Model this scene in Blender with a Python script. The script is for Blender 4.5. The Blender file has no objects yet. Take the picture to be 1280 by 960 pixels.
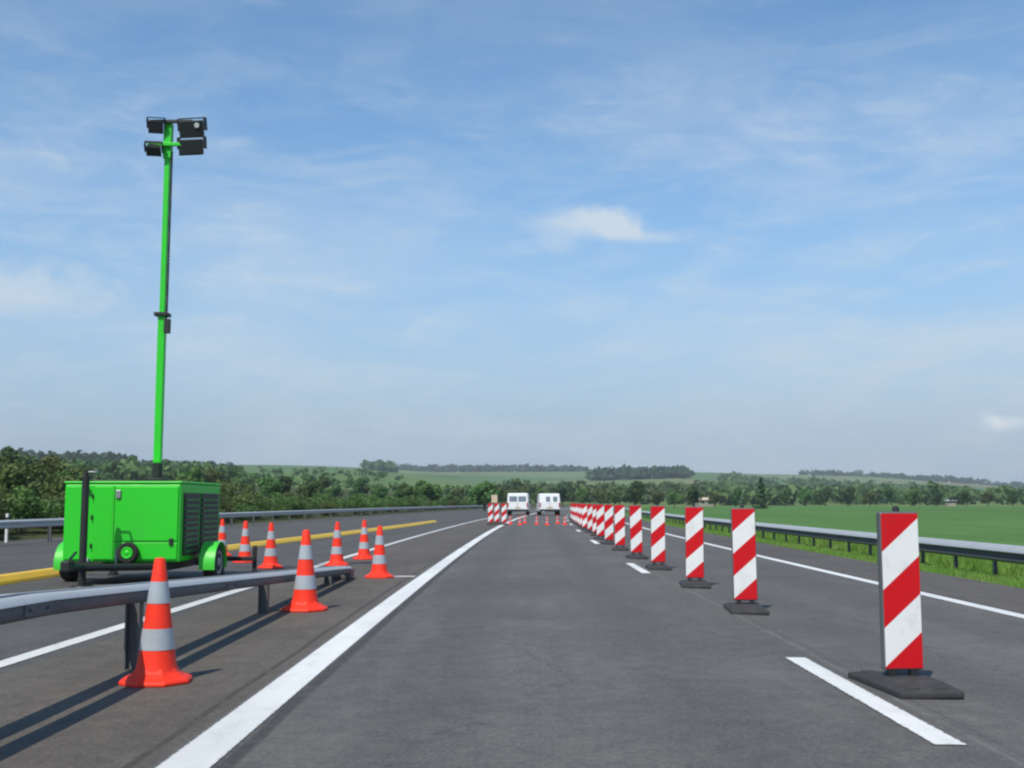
import bpy, bmesh, math, random
import numpy as np
from mathutils import Vector, Matrix
R = math.radians
SC = bpy.context.scene
COL = SC.collection

# ------------------------------------------------------------------ camera, sky, sun, exposure
F_PX, PITCH, EYE = 1400.0, R(6.03), 1.165          # focal length in photo pixels, upward tilt, dashboard height
cam_d = bpy.data.cameras.new('camera'); cam = bpy.data.objects.new('camera', cam_d); COL.objects.link(cam)
cam.location = (0, 0, EYE); cam.rotation_euler = (R(90) + PITCH, 0, 0)
cam_d.sensor_width = 36; cam_d.lens = 36 * F_PX / 1280; cam_d.clip_start = 0.1; cam_d.clip_end = 30000
SC.camera = cam
SUN_EL, SUN_AZ = R(52), R(24)                      # behind the camera, a little to the left
sdir = Vector((-math.sin(SUN_AZ) * math.cos(SUN_EL), -math.cos(SUN_AZ) * math.cos(SUN_EL), math.sin(SUN_EL)))
sun_d = bpy.data.lights.new('sun', 'SUN'); sun = bpy.data.objects.new('sun', sun_d); COL.objects.link(sun)
sun_d.energy = 4.3; sun_d.angle = R(0.55); sun_d.color = (1, 0.925, 0.80)
sun.rotation_euler = (-sdir).to_track_quat('-Z', 'Y').to_euler()
SC.view_settings.view_transform = 'Standard'; SC.view_settings.look = 'None'
SC.view_settings.exposure = 0.0; SC.view_settings.gamma = 1; SC.view_settings.use_curve_mapping = False
SC.render.engine = 'CYCLES'
SC.cycles.max_bounces = 5; SC.cycles.diffuse_bounces = 2; SC.cycles.glossy_bounces = 2
SC.cycles.transparent_max_bounces = 6; SC.cycles.volume_bounces = 0
SC.cycles.use_denoising = True
SC.cycles.filter_width = 2.3

W = bpy.data.worlds.new('World'); SC.world = W; W.use_nodes = True
def build_world():
    nt = W.node_tree; nt.nodes.clear(); N = nt.nodes; L = nt.links
    def n(t, **k):
        q = N.new(t)
        for a, b in k.items(): setattr(q, a, b)
        return q
    def put(s, v):
        if isinstance(v, (int, float)): s.default_value = v
        elif isinstance(v, tuple): s.default_value = v
        else: L.new(v, s)
    def m(op, a, b=0.0, c=0.0, clamp=False):
        q = n('ShaderNodeMath', operation=op, use_clamp=clamp)
        put(q.inputs[0], a); put(q.inputs[1], b); put(q.inputs[2], c)
        return q.outputs[0]
    def mixc(f, a, b, mode='MIX'):
        q = n('ShaderNodeMix', data_type='RGBA', blend_type=mode)
        put(q.inputs['Factor'], f); put(q.inputs[6], a); put(q.inputs[7], b)
        return q.outputs[2]
    def smooth(x, lo, hi):
        q = n('ShaderNodeMapRange', interpolation_type='SMOOTHSTEP')
        put(q.inputs[0], x); put(q.inputs[1], lo); put(q.inputs[2], hi)
        return q.outputs[0]
    tc = n('ShaderNodeTexCoord'); sep = n('ShaderNodeSeparateXYZ'); L.new(tc.outputs['Generated'], sep.inputs[0])
    x, y, z = sep.outputs
    sky = n('ShaderNodeTexSky', sky_type='NISHITA'); sky.sun_disc = False
    sky.sun_elevation = SUN_EL; sky.sun_rotation = R(180) + SUN_AZ
    sky.altitude = 150; sky.air_density = 1.0; sky.dust_density = 0.0; sky.ozone_density = 4.0
    az = m('ARCTAN2', x, y); el = m('ARCSINE', z)
    # thin cirrus veils
    def veil_noise(sx, sy, rot, scale, detail, rough, dist, off):
        cmb = n('ShaderNodeCombineXYZ'); put(cmb.inputs[0], az); put(cmb.inputs[1], el); put(cmb.inputs[2], 0.0)
        mp = n('ShaderNodeMapping'); L.new(cmb.outputs[0], mp.inputs[0]); mp.inputs['Rotation'].default_value = (0, 0, R(rot)); mp.inputs['Scale'].default_value = (sx, sy, 1); mp.inputs['Location'].default_value = off
        no = n('ShaderNodeTexNoise'); L.new(mp.outputs[0], no.inputs['Vector'])
        no.inputs['Scale'].default_value = scale; no.inputs['Detail'].default_value = detail; no.inputs['Roughness'].default_value = rough; no.inputs['Distortion'].default_value = dist
        return no.outputs[0]
    a = veil_noise(1.0, 2.6, 4, 3.2, 8, 0.60, 0.5, (1.7, 0.6, 0))
    b = veil_noise(1.0, 4.2, -9, 6.0, 9, 0.66, 0.9, (4.2, 2.9, 0))
    c_ = veil_noise(1.0, 3.4, 14, 9.0, 9, 0.68, 1.3, (8.8, 5.1, 0))
    veil = m('ADD', m('MULTIPLY', smooth(a, 0.36, 0.74), 0.44), m('MULTIPLY', smooth(b, 0.44, 0.76), 0.34))
    veil = m('ADD', veil, m('MULTIPLY', smooth(c_, 0.48, 0.76), 0.22))
    veil = m('MULTIPLY', veil, m('MULTIPLY_ADD', smooth(el, 0.44, 0.27), 0.75, 0.25))
    # a handful of separate small clouds, each at its own bearing and height
    cn = n('ShaderNodeTexNoise'); L.new(tc.outputs['Generated'], cn.inputs['Vector'])
    cn.inputs['Scale'].default_value = 22; cn.inputs['Detail'].default_value = 5; cn.inputs['Roughness'].default_value = 0.6
    wob = m('SUBTRACT', cn.outputs[0], 0.5)
    def blob(px, py, wx, wy, tilt, amount, ragged, lo=1.15, hi=0.15):
        e0 = PITCH + math.atan((480 - py) / F_PX); a0 = math.atan((px - 640) / F_PX / (math.cos(PITCH) - (480 - py) / F_PX * math.sin(PITCH)))
        da = m('ADD', m('SUBTRACT', az, a0), m('MULTIPLY', wob, ragged * wx / F_PX))
        de = m('ADD', m('SUBTRACT', el, e0), m('MULTIPLY', wob, ragged * wy / F_PX))
        ct, st = math.cos(tilt), math.sin(tilt)
        p = m('ADD', m('MULTIPLY', da, ct), m('MULTIPLY', de, st)); q = m('SUBTRACT', m('MULTIPLY', de, ct), m('MULTIPLY', da, st))
        p = m('DIVIDE', p, wx / F_PX); q = m('DIVIDE', q, wy / F_PX)
        d = m('SQRT', m('ADD', m('MULTIPLY', p, p), m('MULTIPLY', q, q)))
        d = m('ADD', d, m('MULTIPLY', wob, 0.9))
        return m('MULTIPLY', smooth(d, lo, hi), amount)
    dens = veil
    for args in [(752, 280, 84, 25, R(-5), 0.90, 1.1), (800, 296, 64, 12, R(-5), 0.5, 1.0), (680, 292, 46, 24, R(-30), 0.34, 1.6), (640, 313, 60, 12, R(5), 0.14, 1.5),
                 (10, 384, 125, 38, R(-3), 0.62, 1.2), (1250, 430, 170, 32, R(4), 0.34, 1.6),
                 (1050, 222, 90, 14, R(-8), 0.16, 1.5), (720, 385, 90, 22, R(5), 0.14, 1.7), (1000, 440, 110, 24, R(8), 0.16, 1.7), (230, 25, 220, 24, R(8), 0.08, 1.5)]:
        dens = m('ADD', dens, blob(*args))
    cumulus = m('MINIMUM', m('ADD', blob(1258, 538, 44, 11, R(4), 0.42, 2.2, 1.2, 0.0), blob(1240, 534, 20, 10, R(-20), 0.30, 2.0, 1.2, 0.0)), 0.6)
    dens = m('MINIMUM', dens, 0.85)
    dens = m('MULTIPLY', dens, smooth(z, -0.02, 0.015))
    hs = n('ShaderNodeHueSaturation'); L.new(sky.outputs[0], hs.inputs['Color']); hs.inputs['Saturation'].default_value = 1.10; hs.inputs['Hue'].default_value = 0.493; hs.inputs['Value'].default_value = 1.06
    low = m('POWER', smooth(el, 0.39, -0.02), 1.5)     # more of the pale high veil is looked through near the horizon
    col = mixc(m('MULTIPLY', low, 0.97), hs.outputs[0], (2.40, 3.22, 4.15, 1))
    col = mixc(dens, col, (4.5, 5.1, 5.6, 1))
    col = mixc(cumulus, col, (7.2, 7.3, 7.3, 1))
    bg = n('ShaderNodeBackground'); L.new(col, bg.inputs[0]); bg.inputs[1].default_value = 0.15
    out = n('ShaderNodeOutputWorld'); L.new(bg.outputs[0], out.inputs[0])
build_world()

# ------------------------------------------------------------------ helpers
rng = random.Random(7)
nrng = np.random.default_rng(11)
def ray(px, py):
    u, v = (px - 640) / F_PX, (480 - py) / F_PX
    return Vector((u, math.cos(PITCH) - v * math.sin(PITCH), math.sin(PITCH) + v * math.cos(PITCH)))
def on_ground(px, py, z=0.0):
    d = ray(px, py); t = (z - EYE) / d.z
    return Vector((d.x * t, d.y * t, z))
def bend(y):                                           # the road's gentle right-hand curve
    y = np.asarray(y, dtype=float); c = np.clip(y, 0, 260)
    r = c * c / 3800.0 + 0.0014 * y + np.maximum(y - 260, 0) * 260 / 1900.0
    return r if r.shape else float(r)
def fall(x):                                           # cross fall of the right-hand lanes
    return -0.025 * max(0.0, min(x, 7.7) - 2.1) - 0.06 * max(0.0, min(x, 9.5) - 7.7)
def place(lat, y, z=0.0): return Vector((lat + bend(y), y, z + fall(lat)))
def bearing(px): return (px - 640) / F_PX

def tag(o, label=None, cat=None, group=None, kind=None):
    if label: o['label'] = label
    if cat: o['category'] = cat
    if group: o['group'] = group
    if kind: o['kind'] = kind
    return o
def empty(name, loc=(0, 0, 0), rz=0):
    o = bpy.data.objects.new(name, None); COL.objects.link(o); o.location = loc; o.rotation_euler = (0, 0, rz)
    o.empty_display_size = 0.2
    return o
def link(name, me, mats=(), parent=None, smooth=False):
    for mt in (mats if isinstance(mats, (list, tuple)) else [mats]): me.materials.append(mt)
    if smooth:
        me.polygons.foreach_set('use_smooth', [True] * len(me.polygons))
    o = bpy.data.objects.new(name, me); COL.objects.link(o)
    if parent: o.parent = parent
    return o
def from_bm(name, bm, mats, parent=None, smooth=False, bevel=0, sharp=None):
    bmesh.ops.remove_doubles(bm, verts=bm.verts, dist=1e-5)
    bmesh.ops.recalc_face_normals(bm, faces=bm.faces)
    me = bpy.data.meshes.new(name); bm.to_mesh(me); bm.free()
    o = link(name, me, mats, parent, smooth)
    if bevel:
        md = o.modifiers.new('bevel', 'BEVEL'); md.width = bevel; md.segments = 2; md.limit_method = 'ANGLE'; md.angle_limit = R(40)
    if smooth:
        me.set_sharp_from_angle(angle=R(sharp or 40))
    return o
def from_arrays(name, V, F, mats, parent=None, smooth=False, uv=None):
    me = bpy.data.meshes.new(name)
    V = np.asarray(V, dtype=np.float32); F = np.asarray(F, dtype=np.int32); k = F.shape[1]
    me.vertices.add(len(V)); me.vertices.foreach_set('co', V.ravel())
    me.loops.add(F.size); me.loops.foreach_set('vertex_index', F.ravel())
    me.polygons.add(len(F)); me.polygons.foreach_set('loop_start', np.arange(len(F), dtype=np.int32) * k)
    me.polygons.foreach_set('loop_total', np.full(len(F), k, dtype=np.int32))
    me.update(calc_edges=True)
    if uv is not None:
        l = me.uv_layers.new(name='UVMap'); l.data.foreach_set('uv', np.asarray(uv, dtype=np.float32)[F.ravel()].ravel())
    return link(name, me, mats, parent, smooth)
def box(bm, x0, x1, y0, y1, z0, z1, M=None):
    vs = [bm.verts.new(Vector(c)) for c in ((x0, y0, z0), (x1, y0, z0), (x1, y1, z0), (x0, y1, z0), (x0, y0, z1), (x1, y0, z1), (x1, y1, z1), (x0, y1, z1))]
    if M is not None:
        for v in vs: v.co = M @ v.co
    fs = [bm.faces.new([vs[i] for i in q]) for q in ((0, 3, 2, 1), (4, 5, 6, 7), (0, 1, 5, 4), (1, 2, 6, 5), (2, 3, 7, 6), (3, 0, 4, 7))]
    return fs
def rod(bm, a, b, r0, r1=None, seg=12):
    a, b = Vector(a), Vector(b); r1 = r0 if r1 is None else r1
    q = (b - a).to_track_quat('Z', 'Y'); rings = []
    for p, r in ((a, r0), (b, r1)):
        rings.append([bm.verts.new(p + q @ Vector((r * math.cos(2 * math.pi * i / seg), r * math.sin(2 * math.pi * i / seg), 0))) for i in range(seg)])
    for i in range(seg): bm.faces.new((rings[0][i], rings[0][(i + 1) % seg], rings[1][(i + 1) % seg], rings[1][i]))
    bm.faces.new(rings[0][::-1]); bm.faces.new(rings[1])
def lathe(bm, prof, seg=32, axis='Z', centre=(0, 0, 0), cap=True, phase=0.0):
    rings = []; c = Vector(centre)
    for r, h in prof:
        ring = []
        for i in range(seg):
            t = 2 * math.pi * i / seg + phase; a, b = r * math.cos(t), r * math.sin(t)
            ring.append(bm.verts.new(c + (Vector((a, b, h)) if axis == 'Z' else Vector((h, a, b)) if axis == 'X' else Vector((a, h, b)))))
        rings.append(ring)
    for p, q in zip(rings, rings[1:]):
        for i in range(seg): bm.faces.new((p[i], p[(i + 1) % seg], q[(i + 1) % seg], q[i]))
    if cap:
        bm.faces.new(rings[0][::-1]); bm.faces.new(rings[-1])
def sweep(bm, path, section, closed=True, ends=True):
    """section: (sideways, up) outline carried along path points (x, y, z, scale); sideways is +X to the road's right."""
    rings = []
    for i, p in enumerate(path):
        a = Vector(path[max(i - 1, 0)][:3]); b = Vector(path[min(i + 1, len(path) - 1)][:3])
        d = (b - a); d.z = 0; d.normalize(); side = Vector((d.y, -d.x, 0))
        rings.append([bm.verts.new(Vector(p[:3]) + side * s + Vector((0, 0, h))) for s, h in section])
    n = len(section)
    for p, q in zip(rings, rings[1:]):
        for i in range(n if closed else n - 1): bm.faces.new((p[i], p[(i + 1) % n], q[(i + 1) % n], q[i]))
    if closed and ends:
        bm.faces.new(rings[0][::-1]); bm.faces.new(rings[-1])
def children(o): return [c for c in bpy.data.objects if c.parent == o]
_kids = {}
def copy_tree(o, parent=None):
    c = o.copy(); COL.objects.link(c); c.parent = parent
    for ch in _kids.setdefault(o.name, children(o)): copy_tree(ch, c)
    return c

# ------------------------------------------------------------------ materials
class Mat:
    def __init__(s, name):
        s.m = bpy.data.materials.new(name); s.m.use_nodes = True; s.nt = s.m.node_tree
        s.b = s.nt.nodes['Principled BSDF']; s.out = s.nt.nodes['Material Output']
    def n(s, t, **k):
        q = s.nt.nodes.new(t)
        for a, b in k.items(): setattr(q, a, b)
        return q
    def put(s, sock, v):
        if isinstance(v, (int, float, tuple)): sock.default_value = v
        else: s.nt.links.new(v, sock)
    def math(s, op, a, b=0.0, c=0.0):
        q = s.n('ShaderNodeMath', operation=op); s.put(q.inputs[0], a); s.put(q.inputs[1], b); s.put(q.inputs[2], c); return q.outputs[0]
    def mix(s, f, a, b, mode='MIX'):
        q = s.n('ShaderNodeMix', data_type='RGBA', blend_type=mode); s.put(q.inputs['Factor'], f); s.put(q.inputs[6], a); s.put(q.inputs[7], b); return q.outputs[2]
    def rng(s, x, lo, hi, a=0.0, b=1.0):
        q = s.n('ShaderNodeMapRange', interpolation_type='SMOOTHSTEP'); s.put(q.inputs[0], x)
        for i, v in ((1, lo), (2, hi), (3, a), (4, b)): q.inputs[i].default_value = v
        return q.outputs[0]
    def noise(s, scale, detail=4, rough=0.55, vec=None, dist=0.0, coord='Object'):
        q = s.n('ShaderNodeTexNoise'); q.inputs['Scale'].default_value = scale; q.inputs['Detail'].default_value = detail
        q.inputs['Roughness'].default_value = rough; q.inputs['Distortion'].default_value = dist
        if vec is None: vec = s.n('ShaderNodeTexCoord').outputs[coord]
        s.nt.links.new(vec, q.inputs['Vector']); return q.outputs[0]
    def scaled(s, vec, sx, sy, sz=1):
        q = s.n('ShaderNodeMapping'); s.nt.links.new(vec, q.inputs[0]); q.inputs['Scale'].default_value = (sx, sy, sz); return q.outputs[0]
    def bump(s, h, strength, dist=0.01):
        q = s.n('ShaderNodeBump'); q.inputs['Strength'].default_value = strength; q.inputs['Distance'].default_value = dist
        s.nt.links.new(h, q.inputs['Height']); s.nt.links.new(q.outputs[0], s.b.inputs['Normal'])
    def set(s, col=None, rough=None, metal=None, spec=None):
        if col is not None: s.put(s.b.inputs['Base Color'], col)
        if rough is not None: s.put(s.b.inputs['Roughness'], rough)
        if metal is not None: s.put(s.b.inputs['Metallic'], metal)
        if spec is not None: s.put(s.b.inputs['Specular IOR Level'], spec)
        return s
def c4(c, k=1.0): return (c[0] * k, c[1] * k, c[2] * k, 1)

def paint(name, col, rough=0.45, dirt=0.25, dirt_col=(0.12, 0.11, 0.10), metal=0.0, scale=3.0, spec=0.5):
    m = Mat(name); w = m.math('MULTIPLY', m.n('ShaderNodeObjectInfo').outputs['Random'], 61.0); oc = m.n('ShaderNodeTexCoord').outputs['Object']
    def nz(sc, det, ro):
        q = m.n('ShaderNodeTexNoise', noise_dimensions='4D'); m.nt.links.new(oc, q.inputs['Vector']); m.nt.links.new(w, q.inputs['W'])
        q.inputs['Scale'].default_value = sc; q.inputs['Detail'].default_value = det; q.inputs['Roughness'].default_value = ro; return q.outputs[0]
    a = nz(scale, 7, 0.65); b = nz(scale * 9, 3, 0.6); c = nz(scale * 3.1, 6, 0.75)
    f = m.math('MULTIPLY', m.rng(m.math('MULTIPLY_ADD', c, 0.5, m.math('MULTIPLY', a, 0.6)), 0.52, 0.78), dirt)
    base = m.mix(m.math('MULTIPLY', b, 0.14), c4(col), c4(col, 0.72))
    m.set(m.mix(f, base, c4(dirt_col)), m.math('MULTIPLY_ADD', c, 0.35, rough - 0.12), metal, spec)
    return m.m
def asphalt(name, col, tint, track_pos=(), track_w=0.32, track_k=0.8, joints=(), streak=0.35):
    m = Mat(name); uv = m.n('ShaderNodeTexCoord').outputs['UV']
    sp = m.n('ShaderNodeSeparateXYZ'); m.nt.links.new(uv, sp.inputs[0]); u = sp.outputs[0]
    big = m.noise(0.35, 5, 0.6, uv, 0.4); long_ = m.noise(1.0, 5, 0.6, m.scaled(uv, 1.6, 0.045))
    mid = m.noise(5, 5, 0.65, uv); grain = m.noise(110, 3, 0.7, uv); grit = m.noise(42, 2, 0.6, uv)
    base = m.mix(m.rng(big, 0.3, 0.7), c4(col, 0.88), c4(tint, 1.06))
    base = m.mix(m.math('MULTIPLY', m.rng(long_, 0.35, 0.7), streak), base, c4(col, 0.66))
    pat = m.noise(1.1, 6, 0.7, m.scaled(uv, 1.0, 0.35), 1.2)
    base = m.mix(m.math('MULTIPLY', m.rng(pat, 0.50, 0.68), 0.38), base, c4(col, 1.34))
    base = m.mix(m.math('MULTIPLY', m.rng(m.noise(2.3, 5, 0.7, m.scaled(uv, 1.0, 0.5), 0.6), 0.60, 0.74), 0.45), base, c4(col, 0.60))
    vc = m.n('ShaderNodeTexVoronoi', feature='DISTANCE_TO_EDGE'); m.nt.links.new(m.scaled(uv, 0.30, 0.10), vc.inputs['Vector']); vc.inputs['Scale'].default_value = 1.0
    cr = m.math('ADD', vc.outputs[0], m.math('MULTIPLY', m.math('SUBTRACT', m.noise(3.0, 5, 0.7, uv), 0.5), 0.10))
    base = m.mix(m.math('MULTIPLY', m.rng(m.math('ABSOLUTE', cr), 0.006, 0.001), m.math('MULTIPLY', m.rng(big, 0.45, 0.6), 0.6)), base, c4(col, 0.5))
    for tp in track_pos:
        d = m.math('ABSOLUTE', m.math('SUBTRACT', m.math('ADD', u, m.math('MULTIPLY', m.math('SUBTRACT', long_, 0.5), 0.35)), tp))
        f = m.math('MULTIPLY', m.rng(d, track_w * 1.5, 0.0), m.math('MULTIPLY_ADD', mid, 0.5, 0.45))
        base = m.mix(m.math('MULTIPLY', f, 0.8), base, c4(col, track_k))
    for jp, jw, jk in joints:
        d = m.math('ABSOLUTE', m.math('SUBTRACT', m.math('ADD', u, m.math('MULTIPLY', m.math('SUBTRACT', m.noise(0.8, 3, 0.5, uv), 0.5), 0.06)), jp))
        base = m.mix(m.math('MULTIPLY', m.rng(d, jw, jw * 0.4), m.rng(mid, 0.3, 0.5)), base, c4(col, jk))
    spk = m.noise(19, 4, 0.75, uv)
    base = m.mix(1.0, base, m.mix(m.rng(spk, 0.34, 0.66), (0.89, 0.89, 0.90, 1), (1.12, 1.118, 1.11, 1)), 'MULTIPLY')
    g = m.math('MULTIPLY_ADD', grain, 0.55, m.math('MULTIPLY_ADD', grit, 0.45, m.math('MULTIPLY', mid, 0.35)))
    base = m.mix(1.0, base, m.mix(m.rng(g, 0.42, 0.95), (0.58, 0.58, 0.59, 1), (1.5, 1.49, 1.46, 1)), 'MULTIPLY')
    m.set(base, m.math('MULTIPLY_ADD', mid, 0.2, 0.72), 0.0, 0.35)
    m.bump(m.math('ADD', grain, grit), 0.5, 0.006)
    return m.m
def marking(name, col, wear, c, hw):
    m = Mat(name); uv = m.n('ShaderNodeTexCoord').outputs['UV']; sp = m.n('ShaderNodeSeparateXYZ'); m.nt.links.new(uv, sp.inputs[0])
    a = m.noise(7, 7, 0.75, m.scaled(uv, 1.0, 0.5)); b = m.noise(60, 5, 0.75, uv); l = m.noise(0.5, 4, 0.6, m.scaled(uv, 3, 0.6))
    f = m.math('MULTIPLY', m.rng(m.math('MULTIPLY_ADD', a, 0.7, m.math('MULTIPLY', b, 0.45)), 0.56, 0.80), wear)
    d = m.math('SUBTRACT', hw, m.math('ABSOLUTE', m.math('SUBTRACT', sp.outputs[0], c)))
    d = m.math('ADD', d, m.math('MULTIPLY', m.math('SUBTRACT', m.noise(26, 5, 0.75, uv), 0.56), 0.07))
    f = m.math('MAXIMUM', f, m.math('MULTIPLY', m.rng(d, 0.006, -0.004), 0.92))
    base = m.mix(m.rng(l, 0.35, 0.7), c4(col), c4(col, 0.80))
    m.set(m.mix(f, base, (0.13, 0.127, 0.12, 1)), 0.6, 0, 0.4); m.bump(b, 0.3, 0.004)
    return m.m
def foliage(name, dark, light, dry=None, scale=0.5, trans=0.25):
    m = Mat(name); o = m.n('ShaderNodeTexCoord').outputs['Object']; oi = m.n('ShaderNodeObjectInfo')
    gi = m.n('ShaderNodeNewGeometry').outputs['Random Per Island']
    a = m.noise(scale, 3, 0.6, o)
    f = m.math('MULTIPLY_ADD', gi, 0.55, m.math('MULTIPLY_ADD', m.rng(a, 0.3, 0.7), 0.5, -0.05))
    col = m.mix(f, c4(dark), c4(light))
    if dry: col = m.mix(m.math('MULTIPLY', m.rng(m.noise(scale * 0.45, 3, 0.6, o), 0.5, 0.72), 0.75), col, c4(dry))
    hs = m.n('ShaderNodeHueSaturation'); m.nt.links.new(col, hs.inputs['Color'])
    m.put(hs.inputs['Hue'], m.math('MULTIPLY_ADD', oi.outputs['Random'], 0.035, 0.483)); m.put(hs.inputs['Value'], m.math('MULTIPLY_ADD', oi.outputs['Random'], 0.5, 0.75))
    m.set(hs.outputs[0], 0.6, 0, 0.25)
    tr = m.n('ShaderNodeBsdfTranslucent'); m.nt.links.new(hs.outputs[0], tr.inputs[0])
    mx = m.n('ShaderNodeMixShader'); mx.inputs[0].default_value = trans
    m.nt.links.new(m.b.outputs[0], mx.inputs[1]); m.nt.links.new(tr.outputs[0], mx.inputs[2]); m.nt.links.new(mx.outputs[0], m.out.inputs[0])
    return m.m

M = {}
M['road'] = asphalt('asphalt_grey', (0.113, 0.110, 0.104), (0.127, 0.123, 0.114), (-0.55, 1.15, 3.0, 4.6), 0.36, 0.80, ((2.28, 0.025, 1.2), (2.36, 0.02, 0.8), (-1.29, 0.055, 0.5)))
M['median'] = asphalt('asphalt_brown', (0.103, 0.091, 0.079), (0.120, 0.106, 0.091), (), joints=((-1.72, 0.03, 0.6),))
M['opp'] = asphalt('asphalt_opposite', (0.088, 0.085, 0.082), (0.097, 0.093, 0.087), (-5.0, -6.6, -8.4, -10.0), 0.36, 0.84)
M['shoulder'] = asphalt('asphalt_shoulder', (0.098, 0.088, 0.080), (0.112, 0.100, 0.090), (), joints=((5.78, 0.03, 0.6),))
M['yellow'] = paint('yellow_plastic', (0.80, 0.50, 0.02), 0.5, 0.35)
M['red_cone'] = paint('fluorescent_red', (0.95, 0.042, 0.016), 0.5, 0.28, (0.22, 0.06, 0.04), scale=5, spec=0.3)
M['silver'] = paint('reflective_silver', (0.39, 0.43, 0.47), 0.35, 0.25, scale=6)
M['red_sheet'] = paint('red_sheeting', (0.60, 0.006, 0.012), 0.5, 0.22, (0.20, 0.05, 0.05), scale=5, spec=0.25)
M['white_sheet'] = paint('white_sheeting', (0.80, 0.81, 0.80), 0.4, 0.40, (0.42, 0.40, 0.37), scale=5)
M['panel_edge'] = paint('grey_panel_edge', (0.10, 0.115, 0.125), 0.55, 0.3)
M['rubber'] = paint('recycled_rubber', (0.035, 0.036, 0.037), 0.8, 0.5, (0.10, 0.10, 0.10), scale=9)
M['galv'] = paint('galvanised_steel', (0.50, 0.52, 0.53), 0.45, 0.4, (0.22, 0.22, 0.21), metal=0.3)
M['galv_dark'] = paint('weathered_steel', (0.13, 0.135, 0.14), 0.6, 0.4, (0.07, 0.065, 0.06), metal=0.3)
M['rail_shaded'] = paint('shaded_galvanised', (0.11, 0.118, 0.13), 0.6, 0.5, (0.06, 0.06, 0.06), metal=0.2)  # darker steel for beam faces, their shade put into the colour
M['green'] = paint('green_powder_coat', (0.022, 0.60, 0.018), 0.38, 0.32, (0.06, 0.30, 0.06), scale=2)
M['green_lit'] = paint('green_lit_coat', (0.06, 0.62, 0.05), 0.4, 0.15, (0.08, 0.2, 0.08))  # paler green, putting the mudguards' sunlit look into the colour
M['black'] = paint('black_steel', (0.016, 0.017, 0.018), 0.5, 0.4, (0.06, 0.055, 0.05))
M['tyre'] = paint('tyre_rubber', (0.018, 0.018, 0.018), 0.85, 0.4, (0.06, 0.055, 0.05))
M['shade_louvre'] = paint('shade_green_louvre', (0.014, 0.22, 0.05), 0.5, 0.3)
M['grey_metal'] = paint('grey_metal', (0.34, 0.36, 0.37), 0.4, 0.2, metal=0.6)
M['van_white'] = paint('van_white', (0.80, 0.82, 0.83), 0.3, 0.12, (0.4, 0.38, 0.35))
M['red_lamp'] = paint('red_lens', (0.40, 0.01, 0.01), 0.2, 0.1)
M['amber'] = paint('amber_lens', (0.75, 0.25, 0.01), 0.25, 0.1)
M['beige'] = paint('beige_panel', (0.62, 0.50, 0.36), 0.5, 0.2)
M['roof_tile'] = paint('red_brown_tiles', (0.26, 0.11, 0.075), 0.8, 0.3)
M['render'] = paint('pale_render', (0.34, 0.31, 0.25), 0.8, 0.3)
M['bark'] = paint('bark', (0.06, 0.048, 0.036), 0.9, 0.4, (0.09, 0.08, 0.065))
g = Mat('dark_glass'); g.set((0.02, 0.026, 0.03, 1), g.math('MULTIPLY_ADD', g.noise(2), 0.08, 0.03), 0, 0.6); M['glass'] = g.m
g = Mat('van_glass'); g.set((0.16, 0.19, 0.22, 1), g.math('MULTIPLY_ADD', g.noise(2), 0.1, 0.06), 0, 0.8); M['van_glass'] = g.m
g = Mat('lamp_reflector_glint'); g.set((0.85, 0.87, 0.88, 1), g.math('MULTIPLY_ADD', g.noise(8), 0.2, 0.1), 0.5, 0.6); M['reflector_glint'] = g.m
M['leaf_olive'] = foliage('leaves_olive', (0.054, 0.089, 0.024), (0.155, 0.189, 0.061), (0.203, 0.149, 0.074), 0.35)
M['leaf_green'] = foliage('leaves_green', (0.053, 0.124, 0.032), (0.153, 0.262, 0.069), None, 0.35)
M['leaf_dark'] = foliage('leaves_dark', (0.031, 0.082, 0.028), (0.097, 0.180, 0.056), None, 0.35)
M['wood_leaf'] = foliage('wood_leaves', (0.054, 0.118, 0.036), (0.144, 0.222, 0.072), None, 0.02)
M['wood_dark'] = foliage('wood_leaves_dark', (0.030, 0.072, 0.033), (0.083, 0.138, 0.063), None, 0.02)
M['grass'] = foliage('verge_grass_blades', (0.12, 0.22, 0.035), (0.24, 0.38, 0.075), (0.32, 0.34, 0.12), 0.8, 0.35)

# ------------------------------------------------------------------ terrain: one sheet to the horizon
RINGS = [60, 200, 450, 1000, 1500, 2600, 3400]
PX = [-2600, -900, 0, 150, 300, 450, 520, 640, 760, 850, 950, 1100, 1280, 2200, 3800]
PROF = {  # pixels above eye level seen at each distance, by bearing
    60:   [None] * 15,
    200:  [14, 14, 12, 12, 9, 2, -2, -6, -8.2, -8.2, -8.2, -8.2, -8.2, -8.2, -8.2],
    450:  [24, 24, 24, 24, 20, 14, 10, 4, -1, -3, -3.6, -3.6, -3.6, -3.6, -3.6],
    1000: [38, 39, 40, 41, 36, 33, 28, 16, 17, 18, 9, 5, 2, 0, 0],
    1500: [38, 40, 41, 42, 42, 39, 32, 22, 25, 27, 20, 15, 6, 2, 2],
    2600: [36, 38, 39, 40, 42, 39, 37, 37, 37, 36, 31, 27, 15, 8, 8],
    3400: [36, 36, 36, 36, 36, 33, 32, 32, 32, 31, 26, 22, 11, 5, 5]}
def near_z(x, y):
    lat = x - bend(np.maximum(y, 0))
    z = np.where(lat > 2.1, -0.025 * (np.clip(lat, 2.1, 7.7) - 2.1), 0.0) - 0.06 * (np.clip(lat, 7.7, 9.5) - 7.7)
    z = z - 0.035 * (lat < 7.75) * (lat > -15.6)
    z = z + np.clip(-lat - 16, 0, 14) * 0.06 - 0.22 * np.clip((lat - 11) / 6, 0, 1)
    return z
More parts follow.
